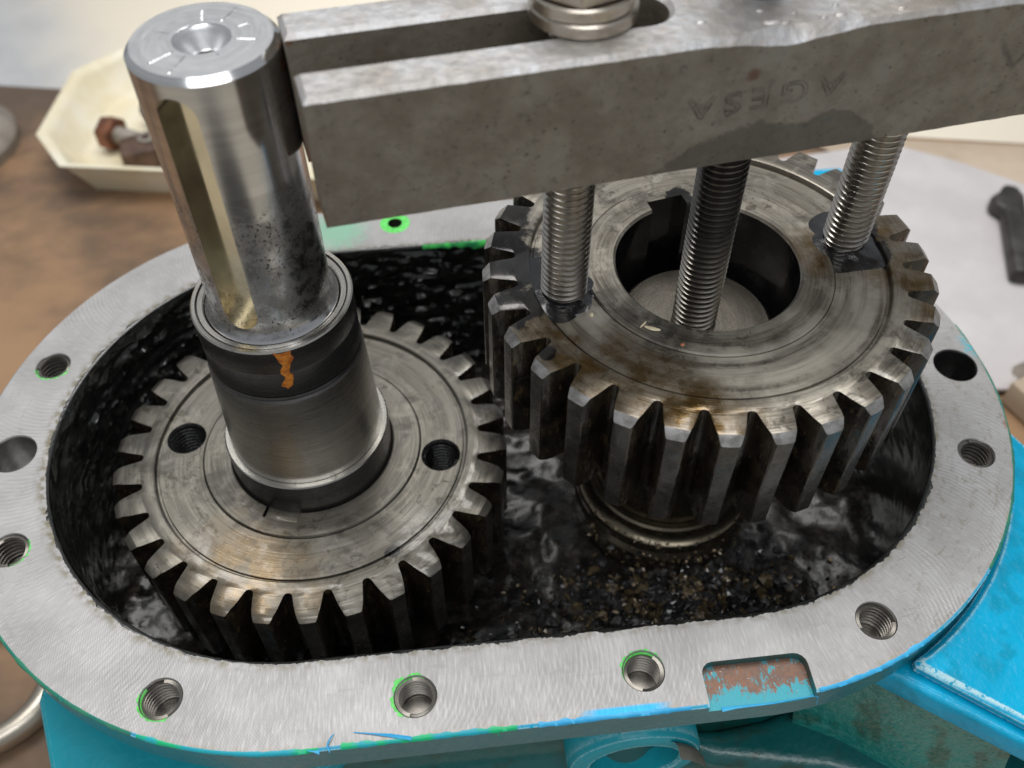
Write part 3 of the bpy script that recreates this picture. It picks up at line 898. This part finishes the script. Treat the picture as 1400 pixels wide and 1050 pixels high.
# key bridging gear and left shaft
# ------------------------------------------------------------------ left shaft
sh = empty("output_shaft", (0, 0, -96), "tall shiny steel shaft with keyway and stepped collar standing through the left gear", "shaft")
L0 = 96
mb = MB()
pr = [(0, 60), (25.8, 60), (25.8, 84), (27.6, 85.4), (27.6, 86.4), (26.1, 88.2), (25.3, 91), (25, 95), (25, 200.4), (23, 202.6)]
pm = [0, 0, 0, 0, 0, 0, 0, 0, 2]
lathe(mb, pr, 128, pm + [0], closed=False)
hp = [(23, 202.6), (9.6, 202.6), (9.0, 202.2), (8.4, 201.0), (5.0, 196.2), (4.6, 195.4), (4.6, 184), (0, 183)]
lathe(mb, hp, 128, [1, 2, 1, 1, 2, 4, 4, 4], closed=False)
smats = [M['shaft'], M['shaft_face'], M['chamfer'], M['keyway'], M['darkrace']]
me = mb.mesh("shaft", smats, 28)
ct = MB(); kp = []
for k in range(13): a = pi * k / 12; kp.append((7.1 * cos(a), 188.7 + 7.1 * sin(a)))
for k in range(13): a = pi + pi * k / 12; kp.append((7.1 * cos(a), 99.3 + 7.1 * sin(a)))
pv = [(x, -40, z) for x, z in kp] + [(x, -17.6, z) for x, z in kp]; q = len(kp)
ka = R(-111 + 90); pv = [(x * cos(ka) - y * sin(ka), x * sin(ka) + y * cos(ka), z) for x, y, z in pv]
ct.add(pv, [tuple(range(q)), tuple(range(2 * q - 1, q - 1, -1))] + [(i, (i + 1) % q, q + (i + 1) % q, q + i) for i in range(q)], 3)
me = cut(me, [ct.mesh("c", smats)])
link("shaft", me, sh, (0, 0, L0))
# radial scribe marks on the end face
mb = MB()
for a, r0, r1, w in ((-138, 10.5, 21.5, .22), (-112, 10.5, 22, .3), (-8, 10.5, 18.5, .3), (28, 12, 17, .22), (62, 11, 21, .35), (95, 10.5, 18, .4), (160, 11, 17, .25), (-60, 11, 13, .2)):
    a = R(a); d = Vector((cos(a), sin(a), 0)); nrm = Vector((-d.y, d.x, 0)); z = 202.64
    pts = []
    for k in range(9):
        t = k / 8; r = r0 + (r1 - r0) * t; ww = w * (.7 + .6 * random.random()) * (1 if 0 < k < 8 else .3)
        pts.append((r, ww))
    for (ra, wa), (rb, wb) in zip(pts, pts[1:]):
        p1 = d * ra + nrm * wa; p2 = d * ra - nrm * wa; p3 = d * rb - nrm * wb; p4 = d * rb + nrm * wb
        mb.add([(p.x, p.y, z) for p in (p1, p2, p3, p4)] + [((d * (ra + rb) / 2).x, (d * (ra + rb) / 2).y, z + .12)], [(0, 1, 4), (1, 2, 4), (2, 3, 4), (3, 0, 4)])
link("scribe_mark", mb.mesh("scribe_mark", M['chamfer'], 20), sh, (0, 0, L0))
mb = MB()   # bearing race: bright top edge over a dark oily flank
lathe(mb, [(28.0, 60), (28.0, 86.2), (28.6, 87.0), (30.6, 87.0), (30.8, 86.2), (31.2, 86.2), (31.4, 87.5), (32.8, 87.6), (33.4, 86.9), (33.3, 75.0), (33.0, 74.4), (33.2, 73.8), (33.3, 60.5), (32.6, 59.6), (31, 59.6)], 128,
      [0, 0, 0, 0, 1, 0, 0, 0, 1, 1, 1, 1, 1, 1], closed=False)
link("bearing_race", mb.mesh("bearing_race", [M['race'], M['darkrace']], 28), sh, (0, 0, L0))
mb = MB()
lathe(mb, [(31, 59.5), (33.0, 59.4), (33.5, 58.4), (33.0, 57.3), (33.9, 56.4), (34.0, 55), (36.2, 6), (36.3, 1.6), (33, 1.6)], 128, [1, 1, 1, 1, 0, 0, 0, 0], closed=False)
link("spacer_sleeve", mb.mesh("spacer_sleeve", [M['sleeve'], M['darkrace']], 30), sh, (0, 0, L0))
mb = MB()
lathe(mb, [(33, 1.3), (38.7, 1.3), (39.2, .7), (39.2, -95), (0, -95)], 128, [0, 0, 1, 1, 1], closed=False)
link("shoulder", mb.mesh("shoulder", [M['race'], M['darkrace']], 30), sh, (0, 0, L0))
mb = MB(); box(mb, 36, 44.6, -8.0, 8.0, G1Z - GH, G1Z - 2.6)
ca, sa = cos(R(-109)), sin(R(-109)); mb.v = [(x * ca - y * sa, x * sa + y * ca, z) for x, y, z in mb.v]
link("key", bevel(mb.mesh("key", M['g1top']), .5, 2), sh, (0, 0, L0))
# orange paint dribble on the race
mb = MB(); N = 22; vs = []; fs = []
pth = [(-80.5, 87.1, 7.5), (-80, 84.5, 6), (-79, 82, 5.0), (-79.5, 79.5, 3.6), (-81.5, 77, 3.6), (-82, 74.5, 3.2), (-80, 72.5, 3.4), (-80.5, 70.5, 2.8), (-82.5, 68.5, 4.0), (-83, 67, 4.0), (-82.5, 65.6, 1.5)]
for i, (a, z, w) in enumerate(pth):
    w1 = w * random.uniform(.75, 1.15)
    for s_ in (-1, -.4, .4, 1):
        aa = R(a + s_ * w1 * .95); rr = 33.35 + (.45 if abs(s_) < 1 else 0) * random.uniform(.6, 1.2)
        vs.append((rr * cos(aa), rr * sin(aa), z + random.uniform(-.4, .4)))
for i in range(len(pth) - 1):
    for j in range(3): fs.append((i * 4 + j, i * 4 + 1 + j, i * 4 + 5 + j, i * 4 + 4 + j))
mb.add(vs, fs); link("rust_mark", mb.mesh("rust_mark", M['orange'], 50), sh, (0, 0, L0))

# ------------------------------------------------------------------ right shaft (under the raised gear)
s2 = empty("pinion_shaft", (185.1, 0, -96), "brown oily shaft end seen inside the bore of the raised gear", "shaft")
mb = MB()
lathe(mb, [(0, 50.5), (7, 50.5), (33.5, 50.5), (36.0, 47.5), (38.3, 40), (38.3, -62), (38.8, -64), (38.8, -95)], 96, [1, 1, 1, 0, 0, 0, 0], closed=False)
link("shaft", mb.mesh("shaft", [M['shaft2'], M['shaft2end']], 25), s2, (0, 0, L0))
mb = MB()
lathe(mb, [(38.9, -63), (42.0, -63), (43.2, -64), (43.6, -69), (45.2, -71), (47.6, -72), (48.6, -73.5), (48.6, -77), (46.5, -79), (49.5, -82), (49.5, -95)], 96, 0, closed=False)
link("shoulder_ring", mb.mesh("shoulder_ring", M['shaft2'], 30), s2, (0, 0, L0))

# ------------------------------------------------------------------ puller
BA = R(7.9); BZ0, BZ1 = 160.0, 207.7
bar = empty("puller_bar", (185.1, 0, BZ0), "heavy slotted steel puller bar with stamped letters across the top", "puller bar", rot=BA)
HB = BZ1 - BZ0
# outline with two open slots
SL = 10.5
def slot_end(sgn):
    cx = sgn * 44.5
    a0 = pi / 2 if sgn > 0 else -pi / 2
    return [(cx - sgn * SL * sin(pi * k / 16), sgn * -SL * cos(pi * k / 16) * -1 * -1) for k in range(17)]


out = [(-156, -26)]
# front edge with hammered dents
xs = [-155.8 + 311.8 * k / 104 for k in range(105)]
front = [(x, -26.2 + .25 * fbm(x, 0, 3, .12, 3)) for x in xs]
right_slot = [(156, -SL)] + [(44.5 - SL * sin(pi * k / 16), -SL * cos(pi * k / 16)) for k in range(17)] + [(156, SL)]
left_slot = [(-157.7, SL)] + [(-44.5 + SL * sin(pi * k / 16), SL * cos(pi * k / 16)) for k in range(17)] + [(-156.7, -SL)]
outline = front + right_slot + [(156, 26.2), (-158.6, 26.2)] + left_slot
nO = len(outline)
mb = MB()
bmv = bmesh.new()
def dent(x):   # hammered hollow in the top front edge
    t = math.exp(-((x + 3) / 15) ** 2)
    return 3.0 * t + 1.2 * math.exp(-((x - 16) / 5) ** 2) * .6 + .35 * fbm(x, 7, 1, .2, 3)
def inset(i):
    x, y = outline[i]
    a = Vector(outline[i - 1]); b = Vector(outline[(i + 1) % nO]); p = Vector((x, y))
    d1 = (p - a).normalized() if (p - a).length > 0 else Vector((1, 0)); d2 = (b - p).normalized()
    n1 = Vector((-d1.y, d1.x)); n2 = Vector((-d2.y, d2.x)); nn_ = (n1 + n2)
    return p + nn_ / max(.3, nn_.dot(n1)) * 1.0 if True else p


chz = 1.6
vb = []; vt = []; vt2 = []
for i, (x, y) in enumerate(outline):
    fr = i < len(front)
    d = max(0, dent(x)) if fr else 0
    a = Vector(outline[i - 1]); b = Vector(outline[(i + 1) % nO]); p = Vector((x, y))
    d1 = (p - a); d2 = (b - p)
    d1 = d1.normalized() if d1.length > 1e-6 else d2.normalized(); d2 = d2.normalized() if d2.length > 1e-6 else d1
    n1 = Vector((-d1.y, d1.x)); n2 = Vector((-d2.y, d2.x)); q = n1 + n2
    q = q / max(.4, q.dot(n1))
    w = chz + d * .9
    vb.append((x, y, 0)); vt.append((x, y, HB - chz - d)); vt2.append((x + q.x * w, y + q.y * w, HB))
o = len(mb.v); mb.v += vb + vt + vt2
for i in range(nO):
    j = (i + 1) % nO
    mb.f.append((i, j, nO + j, nO + i)); mb.mi.append(0)
    mb.f.append((nO + i, nO + j, 2 * nO + j, 2 * nO + i)); mb.mi.append(1)
mb.f.append(tuple(range(nO - 1, -1, -1))); mb.mi.append(0)
mb.f.append(tuple(range(2 * nO, 3 * nO))); mb.mi.append(1)
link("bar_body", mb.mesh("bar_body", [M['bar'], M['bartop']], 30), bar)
# dents and burrs on the top face
mb = MB()
for x, y, r_ in ((-6, -19, 2.1), (-2, -20.5, 1.3), (-7, -12, 1.0), (17, -20.5, 1.6), (18, -15, .9), (-28, -14, 1.2), (3, -16, .8), (11, -21, 1.0), (38, -22, 1.2)):
    c = MB(); lathe(c, [(r_ * 1.2, -.1), (r_ * .9, .35), (r_ * .4, .6), (0, .62)], 14, 0, closed=False)
    mb.add([(a * 1.3 + x, b * .8 + y, z + HB) for a, b, z in c.v], c.f)
link("burr", mb.mesh("burr", M['bartop'], 60), bar)
# stamped letters, upside down as on the bar
cu = bpy.data.curves.new("letters", 'FONT'); cu.body = "AGESA"; cu.size = 11.5 * MM; cu.align_x = 'CENTER'; cu.align_y = 'CENTER'
cu.space_character = 1.38
cu.fill_mode = 'NONE'; cu.bevel_depth = .25 * MM; cu.bevel_resolution = 1
to = bpy.data.objects.new("work", cu); COL.objects.link(to)
dg = bpy.context.evaluated_depsgraph_get(); dg.update()
lm = bpy.data.meshes.new_from_object(to.evaluated_get(dg)); bpy.data.objects.remove(to)
lm.materials.clear(); lm.materials.append(m_simple('worn_letter_steel', (.07, .06, .047, 1), (.20, .177, .142, 1), .2, .5, .3, .3)); finish(lm, 50)
lo = link("stamped_letters", lm, bar, (-6, -26.2, 25.4)); lo.rotation_euler = (R(90), R(180 - 2.0), 0); lo.scale = (1.28, 1.0, 1.0)
# threaded fasteners
def stud(x, y, zb, zt, mat, rm, label, name="threaded_stud", cat="threaded rod"):
    o = empty(name, (x, y, zb), label, cat)
    mb = MB(); thread(mb, rm, rm - 1.55, 2.85, 0, zt - zb, 48, root=1)
    link("thread", mb.mesh("thread", [mat, M['threadroot']], 40, clean=False), o)
    return o


def hexnut(mb, af, h, rin=0):
    rc = af / 2 / cos(pi / 6)
    pts = [(rc * cos(R(60 * k)), rc * sin(R(60 * k))) for k in range(6)]
    prism(mb, pts, 0, h); return mb


cs, sn = cos(BA), sin(BA)
PL = [(185.1 - 64.5 * cs, -64.5 * sn - .6), (185.1 + 64.5 * cs, 64.5 * sn)]
labs = ["bright threaded rod screwed into the gear left of the dark centre screw", "bright threaded rod screwed into the gear right of the dark centre screw"]
for (x, y), lb, wh in zip(PL, labs, ("left", "right")):
    g_ = stud(x, y, G2Z - 30, BZ1 + 34, M['stud'], 9.75, lb); g_['group'] = "puller studs"
    wy = y + 2.0 if wh == "left" else y
    for k, (r_, z_) in enumerate(((17.8, BZ1 + .05), (17.2, BZ1 + 5.1))):
        mb = MB(); lathe(mb, [(10.2, 0), (r_ - .8, 0), (r_, .7), (r_, 4.2), (r_ - .7, 4.9), (10.8, 4.9), (10.2, 4.4)], 72, 0)
        w_ = link("washer", mb.mesh("washer", M['washer'], 30), None, (x + (1.5 if k == 0 else .6), wy - .4 * k, z_))
        tag(w_, ("lower" if k == 0 else "upper") + " steel washer under the nut on the %s threaded rod" % wh, "washer", "washers on the puller bar")
    mb = MB(); hexnut(mb, 30, 16)
    me = mb.mesh("nut", M['washer']); bevel(me, .9, 2, 20)
    nt = link("hex_nut", me, None, (x + .4, wy - .4, BZ1 + 10.3), (0, 0, R(22)))
    tag(nt, "hexagon nut clamping the %s threaded rod on the bar" % wh, "nut", "nuts on the puller bar")
fs_ = stud(184.0, -.5, 50.8, BZ1 + 40, M['screw'], 10.0, "dark oily centre screw pressing on the shaft end in the gear bore", "forcing_screw", "screw")
fs_.rotation_euler = (-.027, 0, 0)
mb = MB(); hexnut(mb, 30, 18)
link("screw_head", bevel(mb.mesh("screw_head", M['washer']), 1, 2, 20), fs_, (0, 0, BZ1 + 40 - 50.8))
mb = MB(); lathe(mb, [(0, -.3), (10.2, -.3), (9.2, 1.5), (8.6, 2.5)], 40, 0, closed=False)
link("screw_tip", mb.mesh("screw_tip", M['screw']), fs_)

# grease squeezed out round the studs
def grease(x, y, z, rx, ry, rot, label, hgt=1.6, seed=0, hole=9.0):
    mb = MB(); NA, NR = 72, 10; vs = []; fs = []
    for i in range(NA):
        a = 2 * pi * i / NA; rad = 1 + .8 * fbm(cos(a) * .9 + seed, sin(a) * .9, seed, .9, 2)
        for j in range(NR + 1):
            t = j / NR
            rr = hole + (max(hole + 1.2, rx * rad if True else 0) - hole) * t
            X = rr * cos(a); Y = (hole + (max(hole + 1.2, ry * rad) - hole) * t) * sin(a)
            zz = hgt * (1 - t) ** 1.3 * (1 + .2 * fbm(X + seed, Y, 1, .15, 2)) + .03
            vs.append((X * cos(rot) - Y * sin(rot), X * sin(rot) + Y * cos(rot), zz))
    for i in range(NA):
        for j in range(NR):
            i2 = (i + 1) % NA; fs.append((i * (NR + 1) + j, i2 * (NR + 1) + j, i2 * (NR + 1) + j + 1, i * (NR + 1) + j + 1))
    mb.add(vs, fs)
    return tag(link("grease_smear", mb.mesh("grease_smear", M['grease'], 80), None, (x, y, z)), label, "grease", "grease on the raised gear")


grease(PL[0][0], PL[0][1], G2Z - 1.95, 13, 15, 0, "black grease squeezed out around the foot of the left threaded rod", 1.5, 3)
grease(PL[1][0] - 1, PL[1][1] - 1, G2Z - 1.95, 21, 17, .2, "black grease spread around the foot of the right threaded rod", 1.7, 8)

# straw-coloured crumbs lying on the raised gear
def crumb(x, y, z, L, w, rot, label, mat):
    mb = MB(); N = 8; vs = []; fs = []
    for i in range(N + 1):
        t = i / N; ww = w * sin(pi * (.08 + .84 * t)); x_ = (t - .5) * L
        vs += [(x_, -ww, .02), (x_, -ww * .5, .5 * w), (x_, ww * .6, .5 * w), (x_, ww, .02)]
    for i in range(N):
        for j in range(3): fs.append((i * 4 + j, i * 4 + 4 + j, i * 4 + 5 + j, i * 4 + 1 + j))
    mb.add(vs, fs); o_ = link("crumb", mb.mesh("crumb", mat, 60), None, (x, y, z), (0, 0, rot))
    tag(o_, label, "crumb", "crumbs on the raised gear")


straw = m_simple("straw", rgb(222, 205, 170), rgb(236, 222, 190), .5, .5)
rustc = m_simple("rust_crumb", rgb(175, 105, 70), rgb(190, 125, 90), .5, .6)
crumb(153.5, -36.0, G2Z - 1.08, 6.6, 1.0, R(-25), "pale straw flake on the raised gear in front of the bore", straw)
crumb(150.2, -33.4, G2Z - 1.08, 4.6, .5, R(45), "thin straw splinter beside the pale flake", straw)
crumb(163.5, -46, G2Z - 1.08, 1.8, .8, R(10), "rusty crumb on the raised gear right of the straw flake", rustc)
crumb(130.5, -25.0, G2Z - 1.98, 2.4, .8, R(70), "tiny straw crumb by the grease of the left rod", straw)

# ------------------------------------------------------------------ background
BT = -200
wd = Vector((1036, -221, 0)).normalized(); wn = Vector((-wd.y, wd.x, 0))
p0 = Vector((-376, 656, BT))
a = p0 - wd * 900; b = p0 + wd * 1900
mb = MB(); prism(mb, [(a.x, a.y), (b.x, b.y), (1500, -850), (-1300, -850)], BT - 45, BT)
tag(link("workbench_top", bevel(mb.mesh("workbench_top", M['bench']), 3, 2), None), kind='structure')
mb = MB(); box(mb, -6000, 6000, -4000, 8000, -1010, -1000)
tag(link("floor", mb.mesh("floor", M['floorpaint']), None), kind='structure')


def poly(name, pts, z0, z1, mat, label, cat, bev=1.0, kind=None, group=None):
    mb = MB(); prism(mb, pts, z0, z1); me = mb.mesh(name, mat); bevel(me, bev, 2)
    return tag(link(name, me, None), label, cat, group, kind)


poly("beige_board", [(440, 470), (648, 428), (1000, 350), (1000, 120), (760, 180), (560, 300)], BT + .4, BT + 3, M['beige'], "beige board lying on the bench at the upper right by the wall", "board")
poly("grey_board", [(330, 420), (520, 440), (575, 405), (630, 358), (760, 250), (700, 60), (548, 118), (420, 140), (300, 260)], BT + 3.4, BT + 7, M['paper'], "pale grey board lying on the bench behind the raised gear", "board")

# cream tray
tr = empty("plastic_tray", (-190, 520, BT), "cream octagonal tray with rusty parts behind the shaft", "tray")
rim = [(-293, 505), (-262, 453), (-150, 432), (20, 398), (62, 430), (60, 560), (10, 618), (-236, 652), (-279, 612)]
cxm = sum(p[0] for p in rim) / len(rim); cym = sum(p[1] for p in rim) / len(rim)
sc = lambda p, s: (cxm + (p[0] - cxm) * s - 0, cym + (p[1] - cym) * s)
rings = [(1.0, BT + 34), (1.006, BT + 36), (.985, BT + 37), (.955, BT + 36), (.935, BT + 30), (.84, BT + 6), (.80, BT + 4)]
outr = [(1.0, BT + 34), (.972, BT + 33), (.955, BT + 27), (.86, BT + .5)]
mb = MB(); nR = len(rim)
def ringset(rs, capin):
    o = len(mb.v)
    for s_, z in rs:
        for p in rim: x, y = sc(p, s_); mb.v.append((x + 190, y - 520, z - BT))
    for i in range(len(rs) - 1):
        for k in range(nR): mb.f.append((o + i * nR + k, o + i * nR + (k + 1) % nR, o + (i + 1) * nR + (k + 1) % nR, o + (i + 1) * nR + k)); mb.mi.append(0)
    mb.f.append(tuple(o + (len(rs) - 1) * nR + k for k in range(nR))); mb.mi.append(0)


ringset(rings, True); ringset(outr, True)
link("tray_body", mb.mesh("tray_body", M['tray'], 50), tr)


def lump(name, loc, size, rot, mat, label, cat, group=None, kindshape="bolt"):
    o = empty(name, loc, label, cat, group, rot)
    if kindshape == "bolt":
        mb = MB(); hexnut(mb, size * 1.7, size * .9); me = bevel(mb.mesh("head", mat), size * .1, 2, 20)
        link("head", me, o, (0, 0, size * .8), (0, R(90), 0))
        mb = MB(); lathe(mb, [(0, 0), (size * .5, 0), (size * .5, -size * 2.6), (size * .4, -size * 2.8), (0, -size * 2.8)], 24, 0, closed=False)
        link("shank", mb.mesh("shank", M['greyiron'], 30), o, (0, 0, size * .8), (0, R(90), 0))
    return o


lump("hex_bolt", (-226, 520, BT + 6), 17, R(150), M['rustpart'], "rusty hexagon bolt lying in the cream tray", "bolt")
o = empty("iron_block", (-182, 500, BT + 4.2), "dark brown iron clamp block lying in the cream tray", "block", rot=R(20))
mb = MB(); prism(mb, [(-40, -18), (70, -22), (70, 20), (10, 24), (-6, 14), (-36, 12)], 0, 26)
link("block_body", bevel(mb.mesh("block_body", M['brownpart']), 4, 3), o)
mb = MB(); lathe(mb, [(4, 0), (8, 0), (8, 3), (4, 3)], 24); link("block_ring", mb.mesh("block_ring", M['greyiron']), o, (-12, -2, 26))
o = empty("pipe_fitting", (-200, 565, BT + 6), "brown pipe fitting at the back of the cream tray", "fitting", rot=R(-30))
mb = MB(); lathe(mb, [(6, 0), (13, 0), (13, 9), (10, 11), (10, 26), (13, 28), (13, 36), (6, 36)], 32)
link("fitting_body", mb.mesh("fitting_body", M['brownpart'], 30), o, (0, 0, 12), (R(90), 0, R(60)))
# round grey casting at the left edge
o = empty("round_cover", (-402, 545, BT), "round grey iron cover on the bench at the left edge of the picture", "cover")
mb = MB(); lathe(mb, [(0, 14), (30, 14), (34, 22), (58, 22), (66, 16), (70, 10), (70, 0), (0, 0)], 64)
link("cover_disc", mb.mesh("cover_disc", M['greyiron'], 30), o)
mb = MB(); lathe(mb, [(9, 14), (14, 14), (14, 26), (9, 26)], 32); link("cover_boss", mb.mesh("cover_boss", M['greyiron'], 30), o)
# lifting ring at lower left
o = empty("lifting_ring", (-236, -28, BT), "dull chrome lifting ring lying on the bench at the lower left corner", "ring")
mb = MB(); vs = []; fs = []
for i in range(64):
    a = 2 * pi * i / 64
    for j in range(16):
        b_ = 2 * pi * j / 16; r_ = 46 + 8 * cos(b_); vs.append((r_ * cos(a) * 1.15, r_ * sin(a) * .9, 9 + 9 * sin(b_)))
for i in range(64):
    for j in range(16): fs.append((i * 16 + j, ((i + 1) % 64) * 16 + j, ((i + 1) % 64) * 16 + (j + 1) % 16, i * 16 + (j + 1) % 16))
mb.add(vs, fs); link("ring_body", mb.mesh("ring_body", M['chrome'], 60), o)
mb = MB(); lathe(mb, [(0, 0), (12, 0), (12, 4), (9, 6), (9, 44), (0, 44)], 32); link("ring_shank", mb.mesh("ring_shank", M['chrome'], 30), o, (-50, 0, 10), (0, R(-90), 0))
# hammer on the right
o = empty("steel_chisel", (585, 318, BT + 7), "dark steel chisel with a side lug lying on the pale board at the right edge", "chisel", rot=R(70))
mb = MB(); prism(mb, [(-88, -9), (18, -11), (30, -6), (31, 6), (20, 10), (10, 19), (0, 17), (-5, 9), (-88, 8)], 0, 16)
link("blade", bevel(mb.mesh("blade", M['darktool']), 4, 3), o)
# vice-like block and bright pin by the right edge
o = empty("steel_block", (528, 112, BT + .5), "beige block with a bright steel pin beyond the right end of the flange", "block", rot=R(20))
mb = MB(); box(mb, -34, 60, -22, 22, 0, 24); link("block_body", bevel(mb.mesh("block_body", M['beige']), 3, 2), o)
mb = MB(); lathe(mb, [(0, 0), (7, 0), (7, 40), (5, 42), (0, 42)], 24, 0, closed=False); link("pin", mb.mesh("pin", M['chrome'], 30), o, (-10, 30, 12), (0, R(90), 0))
